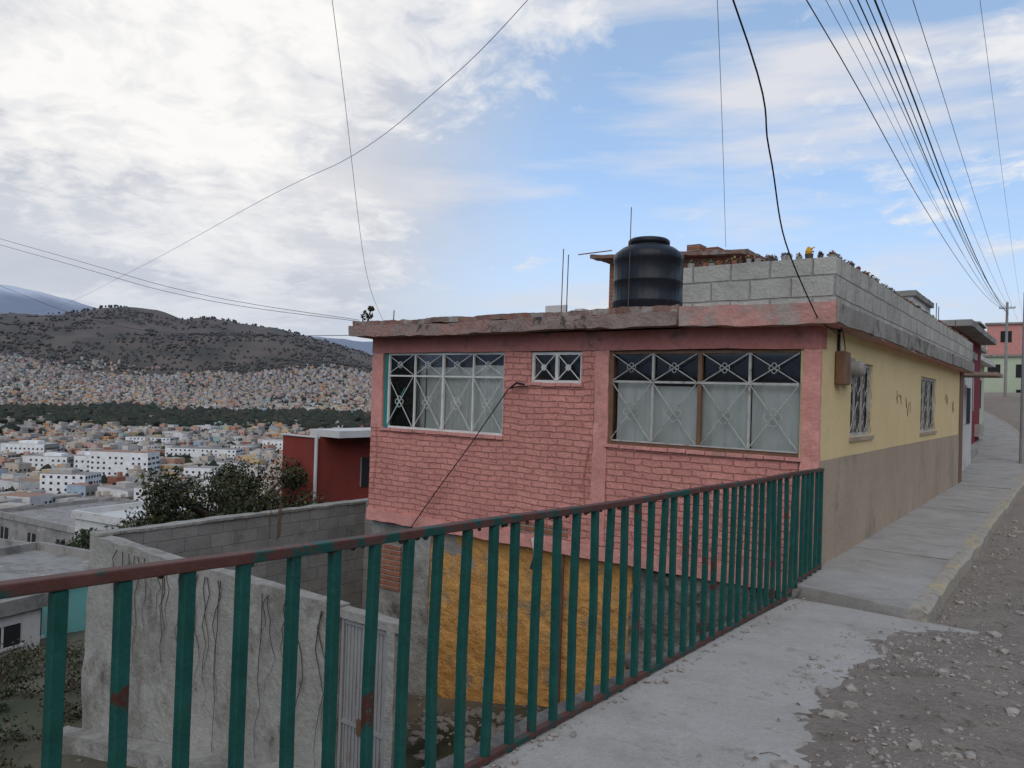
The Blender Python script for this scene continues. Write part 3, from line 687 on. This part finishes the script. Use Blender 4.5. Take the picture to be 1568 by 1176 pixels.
# ------------------------------------------------------------------ mid buildings
def house(name,cx,cy,yaw,hx,hy,h,wall,wins=3,floors=1,roofm=None,sink=3,tank=False):
    e=empty(name); z=gz(cx,cy); b=MB(); b.obox(cx,cy,yaw,hx,hy,z-sink,z+h); b.obj('walls',wall,e)
    b=MB(); b.obox(cx,cy,yaw,hx+.15,hy+.15,z+h+.002,z+h+.12)
    ca,sa=math.cos(yaw),math.sin(yaw)
    for (ox,oy,ax,ay) in ((0,-hy-.05,hx+.15,.1),(0,hy+.05,hx+.15,.1),(-hx-.05,0,.1,hy-.06),(hx+.05,0,.1,hy-.06)):
        b.obox(cx+ox*ca-oy*sa,cy+ox*sa+oy*ca,yaw,ax,ay,z+h+.122,z+h+.45)
    b.obj('roof',roofm or greyw,e)
    b=MB(); fr_=MB(); fh=h/floors
    for fl in range(floors):
        for side in range(4):
            L=hx if side%2==0 else hy; O=hy if side%2==0 else hx; a=yaw+side*math.pi/2
            for i in range(wins):
                t=lerp(-L,L,(i+.5)/wins); lx,ly=t,-O-.01
                px=cx+lx*math.cos(a)-ly*math.sin(a); py=cy+lx*math.sin(a)+ly*math.cos(a)
                door=(fl==0 and i==wins-1 and side%2==0)
                za=z+fl*fh+(.05 if door else fh*.38); ww=.4 if door else .55
                b.obox(px,py,a,ww,.03,za,z+fl*fh+fh*.78)
                fr_.obox(px,py,a,.03,.05,za,z+fl*fh+fh*.78); fr_.obox(px,py,a,ww+.1,.09,za-.09,za-.003)
    b.obj('windows_and_door',dark,e); fr_.obj('window_frames',white,e)
    if tank:
        b=MB(); tx,ty=cx-hx*.3*ca,cy-hx*.3*sa
        b.lathe((tx,ty,z+h+.12),[(.4,0),(.42,.75),(.32,.92),(.15,1.0)],16); b.obj('roof_tank',black,e,True)
    return e
house('turquoise_house',-33.5,12.5,.2,3.2,3.0,2.6,turq,2)
house('white_hut',-27.5,9.2,.2,1.4,1.2,1.6,white,1,tank=True)
house('white_house',-45,24,.15,2.5,3,5.2,white,2,2,white)
house('grey_block_house',-62,30,.1,8,5,6.5,greyw,4,2)
house('grey_block_house',-50,15,.3,4,4,4.2,greyw,3,1)
house('pink_house',-70,42,.2,4,4,5.5,pinkpl,3,2)
house('cream_house',-78,34,.2,5,4,4,creamw,3,tank=True)
house('white_house',-60,48,.0,4,4,3,white,3)
house('cream_house',-52,38,.3,3,3.4,4.6,creamw,2,2)
house('grey_block_house',-66,20,.25,4,3.4,5.2,white,3,2)
def rowhouse(name,xf,depth,ya,yb,z0,z1,wall,wins,eave=.35,slab=greyw):
    e=empty(name); b=MB(); b.box(xf-depth,xf,ya,yb,-6,z1); b.obj('walls',wall,e)
    rough_box('roof_slab',xf-depth-.1,xf+eave,ya-.1,yb+.1,z1+.002,z1+.17,slab,.25,.012,3,e)
    b=MB()
    for (a,c,za,zb) in wins: b.box(xf-.02,xf+.02,a,c,za,zb)
    b.obj('windows_and_doors',dark,e)
    b=MB()
    for (a,c,za,zb) in wins:
        b.box(xf+.0,xf+.035,a-.06,a-.002,za,zb+.06); b.box(xf,xf+.035,c+.002,c+.06,za,zb+.06); b.box(xf,xf+.035,a,c,zb+.002,zb+.06)
    b.obj('surrounds',white,e)
rowhouse('white_house',-2.25,4,19.7,23.4,-1.5,1.25,white,[(20.2,21.0,-1.5,.4),(21.8,22.8,-.4,.5)],.1)
b=MB(); b.box(-2.24,-1.45,20.0,21.6,.74,.82); b.obj('door_canopy',slabm)
rowhouse('maroon_house',-2.75,5,23.6,31,-1.3,2.2,maroon,[(24.5,25.5,-1.3,.9),(27,28.6,-.1,1.2)],.45,greyw)
rowhouse('pale_green_house',-3.4,5,31.3,40,-.9,1.85,palegr,[(32.5,33.8,0,1.2),(35,36,-.8,1.3),(37.5,38.6,0,1.2)],.4,white)
rowhouse('cream_house',-4.6,6,40.5,52,-.5,3.2,creamw,[(42,43,-.4,1.6),(45,46.5,.6,1.8)],.3)
rowhouse('white_house',-6.3,6,52.5,61,0,4.6,white,[(54,55.5,1.5,2.8),(57,58.2,.2,2.4)],.2)
rowhouse('pink_house',-7.7,6,61.5,71,0,5.0,pinkpl,[(63,64.5,2,3.3),(66,67.2,.8,3)],.3)
def endhouse(name,x0,x1,y,z1,wall):
    e=empty(name); b=MB(); b.box(x0,x1,y,y+7,-3,z1); b.obj('walls',wall,e)
    b=MB(); b.box(x0-.2,x1+.2,y-.2,y+7.2,z1+.002,z1+.2); b.obj('roof_slab',greyw,e)
    b=MB(); n_=max(2,int((x1-x0)/2.4))
    for i in range(n_):
        xc=lerp(x0,x1,(i+.5)/n_)
        b.box(xc-.5,xc+.5,y-.03,y+.02,z1-1.9,z1-.7)
        if i%2: b.box(xc-.45,xc+.45,y-.03,y+.02,z1-5.0,z1-3.0)
    b.obj('windows_and_doors',dark,e)
endhouse('cream_house',-13,-7.6,84,6.5,creamw); endhouse('pale_green_house',-7.4,-3.0,83,4.8,palegr); endhouse('white_house',-2.8,3,82,6.3,white); endhouse('pink_house',-8,-1,96,9.0,pinkpl); endhouse('grey_block_house',-16,-9,98,9.4,greyw)
endhouse('white_house',-1.2,5,63,3.3,white)
rowhouse('white_upper_storey',-4.2,2.0,26.5,30,1,3.45,white,[],.1)
b=MB(); b.box(-3.2,-2.6,29.5,30.8,-.95,-.55); b.box(-2.9,-2.3,24.3,25.7,-1.6,-1.15); b.box(-3.7,-3.1,34.8,36.2,-1.1,-.75); b.obj('entrance_steps',conc2)

# ------------------------------------------------------------------ town
pal=[(.58,.55,.50)]*6+[(.52,.44,.34)]*6+[(.34,.31,.27)]*6+[(.46,.26,.17)]*3+[(.54,.39,.19)]*3+[(.52,.33,.26)]*4+[(.44,.37,.29)]*4+[(.32,.40,.46),(.32,.12,.08),(.30,.42,.38),(.50,.42,.26),(.45,.19,.10),(.60,.30,.10)]
def haze(c,r,k=.4):  # distance haze blended into the base colours of houses and trees
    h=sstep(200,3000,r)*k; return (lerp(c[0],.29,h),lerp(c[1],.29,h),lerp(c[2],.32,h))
def townhouse(b,x,y,sx,sy,h,yaw,c,r,extra=True):
    z=gz(x,y); z0=z-4
    ca,sa=math.cos(yaw),math.sin(yaw); P=lambda a,bb,zz:(x+a*ca-bb*sa,y+a*sa+bb*ca,zz)
    zz=z+h; V=[P(-sx,-sy,z0),P(sx,-sy,z0),P(sx,sy,z0),P(-sx,sy,z0),P(-sx,-sy,zz),P(sx,-sy,zz),P(sx,sy,zz),P(-sx,sy,zz)]
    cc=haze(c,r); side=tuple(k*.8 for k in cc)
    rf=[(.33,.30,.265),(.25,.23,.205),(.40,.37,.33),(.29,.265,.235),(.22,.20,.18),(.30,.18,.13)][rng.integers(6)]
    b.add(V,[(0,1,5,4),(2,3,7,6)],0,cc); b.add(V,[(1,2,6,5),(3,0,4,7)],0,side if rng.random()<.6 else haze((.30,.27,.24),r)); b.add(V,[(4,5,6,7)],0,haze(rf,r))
    dk=haze((.035,.035,.04),r,.45); fl=max(1,int(h/3)); nw=max(1,int(sx/1.6))
    for f in range(fl):
        for i in range(nw):
            if rng.random()<.15: continue
            for (L,O,a) in ((sx,sy,0),(sy,sx,1)):
                t=lerp(-L,L,(i+.5)/nw); ww=.65; z1=z+f*3+1.0; z2=z1+1.25
                if a==0: q=[P(t-ww,-O-.05,z1),P(t+ww,-O-.05,z1),P(t+ww,-O-.05,z2),P(t-ww,-O-.05,z2)]
                else: q=[P(O+.05,t-ww,z1),P(O+.05,t+ww,z1),P(O+.05,t+ww,z2),P(O+.05,t-ww,z2)]
                b.add(q,[(0,1,2,3)],0,dk)
    if extra and rng.random()<.45:
        t=rng.uniform(-.4,.4); hh=rng.uniform(1,2.8); q=sx*rng.uniform(.2,.5); V=[P(t*sx-q,-q*.6,zz),P(t*sx+q,-q*.6,zz),P(t*sx+q,q*.6,zz),P(t*sx-q,q*.6,zz),P(t*sx-q,-q*.6,zz+hh),P(t*sx+q,-q*.6,zz+hh),P(t*sx+q,q*.6,zz+hh),P(t*sx-q,q*.6,zz+hh)]
        b.add(V,[(0,1,5,4),(2,3,7,6),(1,2,6,5),(3,0,4,7),(4,5,6,7)],0,cc if rng.random()<.5 else haze((.42,.38,.33),r))
    if extra and rng.random()<.25 and r<700:
        tx,ty=rng.uniform(-.6,.6)*sx,rng.uniform(-.6,.6)*sy; q=.55; V=[P(tx-q,ty-q,zz),P(tx+q,ty-q,zz),P(tx+q,ty+q,zz),P(tx-q,ty+q,zz),P(tx-q,ty-q,zz+1.3),P(tx+q,ty-q,zz+1.3),P(tx+q,ty+q,zz+1.3),P(tx-q,ty+q,zz+1.3)]
        b.add(V,[(0,1,5,4),(2,3,7,6),(1,2,6,5),(3,0,4,7),(4,5,6,7)],0,(.03,.03,.035))
def polar(r,t):
    L=math.hypot(1,t); return r*(F[0]+R[0]*t)/L, r*(F[1]+R[1]*t)/L
bigs=[(500,-.505,17,7,17),(545,-.545,9,7,11),(630,-.40,27,9,9),(560,-.60,14,8,10),(430,-.575,11,7,12),(700,-.30,14,9,11),(660,-.63,16,9,11),(380,-.46,8,6,10),(760,-.47,20,9,9),(330,-.55,7,6,10),(800,-.24,22,10,9),(470,-.40,9,7,10),(300,-.62,7,6,8),(250,-.58,6,6,8),(220,-.52,6,5,7)]
bpos=[polar(r,t) for (r,t,_,_,_) in bigs]
b=MB()
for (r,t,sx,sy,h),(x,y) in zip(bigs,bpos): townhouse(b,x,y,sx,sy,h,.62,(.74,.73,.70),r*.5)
b.obj('white_apartment_blocks',attrm,color=True)
b=MB(); cnt=0; r=85
while r<1230:
    step=10.5 if r<500 else 12
    t=-.95
    while t<.15:
        rr=r+rng.normal(0,3.5); tt=t+rng.normal(0,3.5/r); x,y=polar(rr,tt)
        near=any((x-p[0])**2+(y-p[1])**2<(bg_[2]+7)**2 for p,bg_ in zip(bpos,bigs)) if 200<rr<850 else False
        park=N(x,y,5,.006)*1.0+ (rr-930)/240.
        if (not near) and rng.random()<.82-max(0,min(.80,park)) and not (-14>x>-22 and 10<y<26):
            big=rng.random()<.03
            sx,sy=(rng.uniform(2.8,5.4),rng.uniform(2.8,5.2)) if not big else (rng.uniform(8,14),rng.uniform(6,9))
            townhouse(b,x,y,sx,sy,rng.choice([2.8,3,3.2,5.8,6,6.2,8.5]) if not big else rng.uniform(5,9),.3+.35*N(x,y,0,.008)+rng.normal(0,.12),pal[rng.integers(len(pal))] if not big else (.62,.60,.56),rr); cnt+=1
        t+=step*1.0/r
    r+=step*1.02
b.obj('valley_town',attrm,color=True)
b=MB(); r=1260
while r<2900:
    t=-.95; step=11.5
    while t<.12:
        rr=r+rng.normal(0,5); tt=t+rng.normal(0,5/r); x,y=polar(rr,tt)
        lim=2340+650*FB(x,y,2,.0022,4)
        if rr<lim and rng.random()<(.84 if rr<lim-200 else .35)-.5*sstep(.2,.45,N(x,y,11,.006)):
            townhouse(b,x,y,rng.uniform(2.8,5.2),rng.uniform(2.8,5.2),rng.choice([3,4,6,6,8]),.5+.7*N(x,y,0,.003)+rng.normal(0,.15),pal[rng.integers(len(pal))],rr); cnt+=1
        t+=step/r
    r+=step*1.3
b.obj('hillside_town',attrm,color=True)
b=MB()
def blob(x,y,s,c):
    z=gz(x,y); v=IV*(1+rng.uniform(-.35,.35,(len(IV),1)))*np.array([s,s,s*rng.uniform(.8,1.3)])+np.array([x,y,z+s*.6])
    base_=len(b.v); b.v.extend([tuple(q) for q in v])
    for f in IF:
        b.f.append(tuple(i+base_ for i in f)); b.m.append(0)
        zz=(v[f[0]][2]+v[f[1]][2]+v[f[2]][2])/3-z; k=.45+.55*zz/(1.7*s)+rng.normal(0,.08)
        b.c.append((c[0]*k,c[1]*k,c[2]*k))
tc_=[(.026,.036,.020),(.036,.040,.022),(.022,.030,.018),(.050,.045,.028)]
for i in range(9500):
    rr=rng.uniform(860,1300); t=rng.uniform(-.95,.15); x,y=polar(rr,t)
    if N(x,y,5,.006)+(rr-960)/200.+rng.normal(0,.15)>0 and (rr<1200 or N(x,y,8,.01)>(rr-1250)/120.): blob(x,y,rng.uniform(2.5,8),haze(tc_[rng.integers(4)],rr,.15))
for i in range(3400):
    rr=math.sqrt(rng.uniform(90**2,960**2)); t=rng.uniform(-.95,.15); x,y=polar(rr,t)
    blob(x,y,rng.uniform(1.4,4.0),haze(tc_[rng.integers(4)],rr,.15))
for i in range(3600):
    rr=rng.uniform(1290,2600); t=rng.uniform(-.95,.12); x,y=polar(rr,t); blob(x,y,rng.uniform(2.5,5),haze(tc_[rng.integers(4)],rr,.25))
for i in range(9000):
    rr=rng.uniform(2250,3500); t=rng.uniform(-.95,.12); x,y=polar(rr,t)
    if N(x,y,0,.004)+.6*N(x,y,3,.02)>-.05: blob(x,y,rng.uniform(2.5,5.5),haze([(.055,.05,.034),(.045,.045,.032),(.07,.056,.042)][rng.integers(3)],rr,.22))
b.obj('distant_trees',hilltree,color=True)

# ------------------------------------------------------------------ poles and wires
def pole(x,y,z0,z1,r=.12,arm=True):
    e=empty('utility_pole'); b=MB(); b.tube([(x,y,z0),(x,y,z1)],[r,r*.75],12)
    if arm: b.box(x-.55,x+.55,y-.04,y+.04,z1-.5,z1-.42)
    b.obj('shaft',polem,e)
    b=MB()
    if arm:
        for k in (-.5,-.25,.25,.5): b.lathe((x+k,y,z1-.42),[(.03,0),(.05,.03),(.03,.06),(.05,.09),(.02,.13)],10)
    b.lathe((x,y,z1),[(.05,0),(.02,.08)],8)
    b.obj('insulators',whitefr,e)
pole(-1.13,24.1,-1.7,3.1,.10,False); pole(-4.6,71,0,8.4); pole(-2.35,-5,-2.2,6.9)
def wire(pts,r,mat=cablem,sub=8):
    P=[Vector(p) for p in pts]; out=[]
    for i in range(len(P)-1):
        p0=P[max(0,i-1)];p1=P[i];p2=P[i+1];p3=P[min(len(P)-1,i+2)]
        for k in range(sub):
            t=k/sub; out.append(.5*((2*p1)+(p2-p0)*t+(2*p0-5*p1+4*p2-p3)*t*t+(3*p1-p0-3*p2+p3)*t**3))
    out.append(P[-1]); b=MB(); b.tube([tuple(q) for q in out],r,5); b.obj('power_line',mat,smooth=True)
def span(Q,E,r,mat=cablem,sag=.5):
    Q=Vector(Q);E=Vector(E); d=(E-Q); k=(-5-Q.y)/d.y; A=Q+d*k
    pts=[A,Q]+[Q+d*t+Vector((0,0,-sag*4*t*(1-t))) for t in (.2,.4,.6,.8)]+[E]
    wire(pts,r,mat,6)
span((-3.55,12.3,6.36),(-4.9,71,7.9),.010,sag=.9)
span((-3.30,12.4,6.36),(-4.8,71,7.9),.005,cablegr,.7)
span((-3.14,12.6,6.37),(-4.7,71,7.7),.005,cablegr,.9)
span((-3.0,12.7,6.37),(-4.6,71,7.9),.007,cablegr,.6)
span((-2.90,12.8,6.38),(-4.6,71,7.6),.011,cablem,.8)
span((-2.80,12.9,6.40),(-4.5,71,7.8),.009,cablem,.9)
span((-2.69,13.0,6.40),(-4.5,71,7.5),.016,cablem,.8)
span((-2.60,13.0,6.40),(-4.4,71,7.9),.006,cablegr,.5)
span((-2.20,13.3,6.40),(-3.9,71,7.0),.006,cablem,.3)
span((-1.35,13.8,6.45),(-3.6,71,7.3),.004,cablegr,.3)
wire([(-2.02,7.62,.80),(-2.04,6.6,1.38),(-1.9,5.7,1.9),(-1.84,4.74,2.6),(-1.9,0,5.0),(-2.3,-5,6.6)],.0065)
wire([(-2.02,7.62,.80),(-1.93,7.75,.72),(-1.97,8.2,.72),(-2.0,8.42,.78)],.007)
wire([(-4.2,10.8,2.25),(-2.75,6.7,3.68),(-1.2,2.0,5.7)],.003)
wire([(-8.3,7.9,1.0),(-7.2,6.5,1.55),(-4.8,3.9,3.06),(-1.6,.3,5.2)],.0025,cablegr)
wire([(-2,6.6,6.3),(-5.72,7.71,4.98),(-7.9,8.5,4.62),(-10.8,9.4,4.33),(-15.6,10.8,4.42),(-32,16,4.7),(-65,26.6,5.8),(-120,44,9)],.005,cablegr)
wire([(-8.55,7.65,1.02),(-12,6.9,1.55),(-17.2,5.95,2.76),(-40,2,8)],.004,cablegr)
wire([(-8.55,7.65,1.0),(-12,6.9,1.47),(-17.2,5.95,2.64),(-40,2,7.8)],.004,cablegr)
wire([(-8.55,9.0,.9),(-22,10.5,1.6),(-36,10.5,4.4),(-50,9,7)],.006)

# ------------------------------------------------------------------ camera
cam=D.cameras.new('camera'); co=D.objects.new('camera',cam); col.objects.link(co); sc.camera=co
cam.sensor_fit='HORIZONTAL'; cam.sensor_width=36; cam.lens=26.72; cam.clip_start=.05; cam.clip_end=30000
p=.0129; r_=math.radians(1.77)
Fv=Vector((F[0],F[1],0)); Rv=Vector((R[0],R[1],0)); Z=Vector((0,0,1))
fw=Fv*math.cos(p)+Z*math.sin(p); U=-Fv*math.sin(p)+Z*math.cos(p)
ir=Rv*math.cos(r_)+U*math.sin(r_); iu=-Rv*math.sin(r_)+U*math.cos(r_)
co.matrix_world=Matrix(((ir.x,iu.x,-fw.x,0),(ir.y,iu.y,-fw.y,0),(ir.z,iu.z,-fw.z,0),(0,0,0,1)))

# ------------------------------------------------------------------ light + sky
ts=Vector((.38,-.62,.70)).normalized(); el=math.asin(ts.z); az=math.atan2(ts.x,ts.y)
L=D.lights.new('sun','SUN'); L.energy=1.3; L.angle=math.radians(60); L.color=(1,.88,.75); lo=D.objects.new('sun',L); col.objects.link(lo)
lo.rotation_euler=(-ts).to_track_quat('-Z','Y').to_euler()
W=D.worlds.new('World'); sc.world=W; W.use_nodes=True; nt=W.node_tree; nt.nodes.clear()
out=nt.nodes.new('ShaderNodeOutputWorld'); bg=nt.nodes.new('ShaderNodeBackground'); bg.inputs[1].default_value=.11; nt.links.new(bg.outputs[0],out.inputs[0])
sky=nt.nodes.new('ShaderNodeTexSky'); sky.sky_type='NISHITA'; sky.sun_disc=False; sky.sun_elevation=el; sky.sun_rotation=az; sky.altitude=2400; sky.dust_density=1.5; sky.air_density=1.0
tc=nt.nodes.new('ShaderNodeTexCoord').outputs['Generated']
sp=nt.nodes.new('ShaderNodeSeparateXYZ'); nt.links.new(tc,sp.inputs[0])
zz=math_(nt,'MAXIMUM',sp.outputs[2],0.0); den=math_(nt,'ADD',zz,.17)
px=math_(nt,'DIVIDE',sp.outputs[0],den); py=math_(nt,'DIVIDE',sp.outputs[1],den)
cb=nt.nodes.new('ShaderNodeCombineXYZ'); nt.links.new(px,cb.inputs[0]); nt.links.new(py,cb.inputs[1]); v=cb.outputs[0]
def lobe(d,a,b_):
    vm=nt.nodes.new('ShaderNodeVectorMath'); vm.operation='DOT_PRODUCT'; nt.links.new(tc,vm.inputs[0]); vm.inputs[1].default_value=d
    m=nt.nodes.new('ShaderNodeMapRange'); m.interpolation_type='SMOOTHSTEP'; nt.links.new(vm.outputs['Value'],m.inputs[0]); m.inputs[1].default_value=a; m.inputs[2].default_value=b_; return m.outputs[0]
A=lobe((-.775,.475,.415),.89,.99)
Bm=lobe((-.153,.948,.279),.93,.995)
Lf=lobe((-.93,.30,.15),.74,.98)
skyc=mix(nt,1.0,sky.outputs[0],(1.8,2.6,3.6),'ADD')
veil_n=noise(nt,v,.9,4,.5)
vf=math_(nt,'ADD',math_(nt,'MULTIPLY',Lf,.85),math_(nt,'ADD',math_(nt,'MULTIPLY',A,.45),math_(nt,'MULTIPLY',math_(nt,'SUBTRACT',veil_n,.47),.9)),True)
veilc=ramp(nt,noise(nt,v,1.2,5,.55),[(.35,(4.7/9,5.0/9,5.7/9)),(.65,(6.2/9,6.35/9,6.8/9))])
veilc=mix(nt,1.0,veilc,(9.0,9.0,9.0),'MULTIPLY')
c=mix(nt,vf,skyc,veilc)
mp=nt.nodes.new('ShaderNodeMapping'); mp.inputs['Scale'].default_value=(1,1,7); nt.links.new(tc,mp.inputs[0])
st=ramp(nt,math_(nt,'ADD',noise(nt,mp.outputs[0],2.6,6,.55),math_(nt,'MULTIPLY',Bm,.13)),[(.53,0.0),(.78,.85)])
c=mix(nt,st,c,(7.3,7.15,7.3))
# warped billows
wn=nt.nodes.new('ShaderNodeTexNoise'); wn.inputs['Scale'].default_value=2.5; wn.inputs['Detail'].default_value=3; nt.links.new(v,wn.inputs['Vector'])
vs_=nt.nodes.new('ShaderNodeVectorMath'); vs_.operation='MULTIPLY_ADD'; nt.links.new(wn.outputs['Color'],vs_.inputs[0]); vs_.inputs[1].default_value=(.28,.28,0); nt.links.new(v,vs_.inputs[2]); v2=vs_.outputs[0]
big=noise(nt,v2,.8,2,.5); med=noise(nt,v2,2.6,5,.55); puff=noise(nt,v2,10.0,5,.6)
f=math_(nt,'ADD',math_(nt,'MULTIPLY',big,.45),math_(nt,'ADD',math_(nt,'MULTIPLY',med,.48),math_(nt,'MULTIPLY',puff,.22)))
f=math_(nt,'ADD',f,math_(nt,'ADD',math_(nt,'MULTIPLY',A,.145),math_(nt,'MULTIPLY',Bm,.05)))
cov=ramp(nt,f,[(.64,0.0),(.70,.7),(.78,1.0)])
shade=mix(nt,1.0,ramp(nt,f,[(.65,(.84,.84,.86)),(.76,(1.0,.985,.96)),(.90,(.93,.92,.92))]),(9.0,9.0,9.0),'MULTIPLY')
c=mix(nt,cov,c,shade)
hz=nt.nodes.new('ShaderNodeMapRange'); hz.interpolation_type='SMOOTHSTEP'; nt.links.new(zz,hz.inputs[0]); hz.inputs[1].default_value=0; hz.inputs[2].default_value=.28; hz.inputs[3].default_value=.88; hz.inputs[4].default_value=0
c=mix(nt,hz.outputs[0],c,(5.2,5.65,6.5))
nt.links.new(c,bg.inputs[0])
sc.view_settings.view_transform='Standard'; sc.view_settings.look='None'; sc.view_settings.exposure=0
print('houses',cnt)
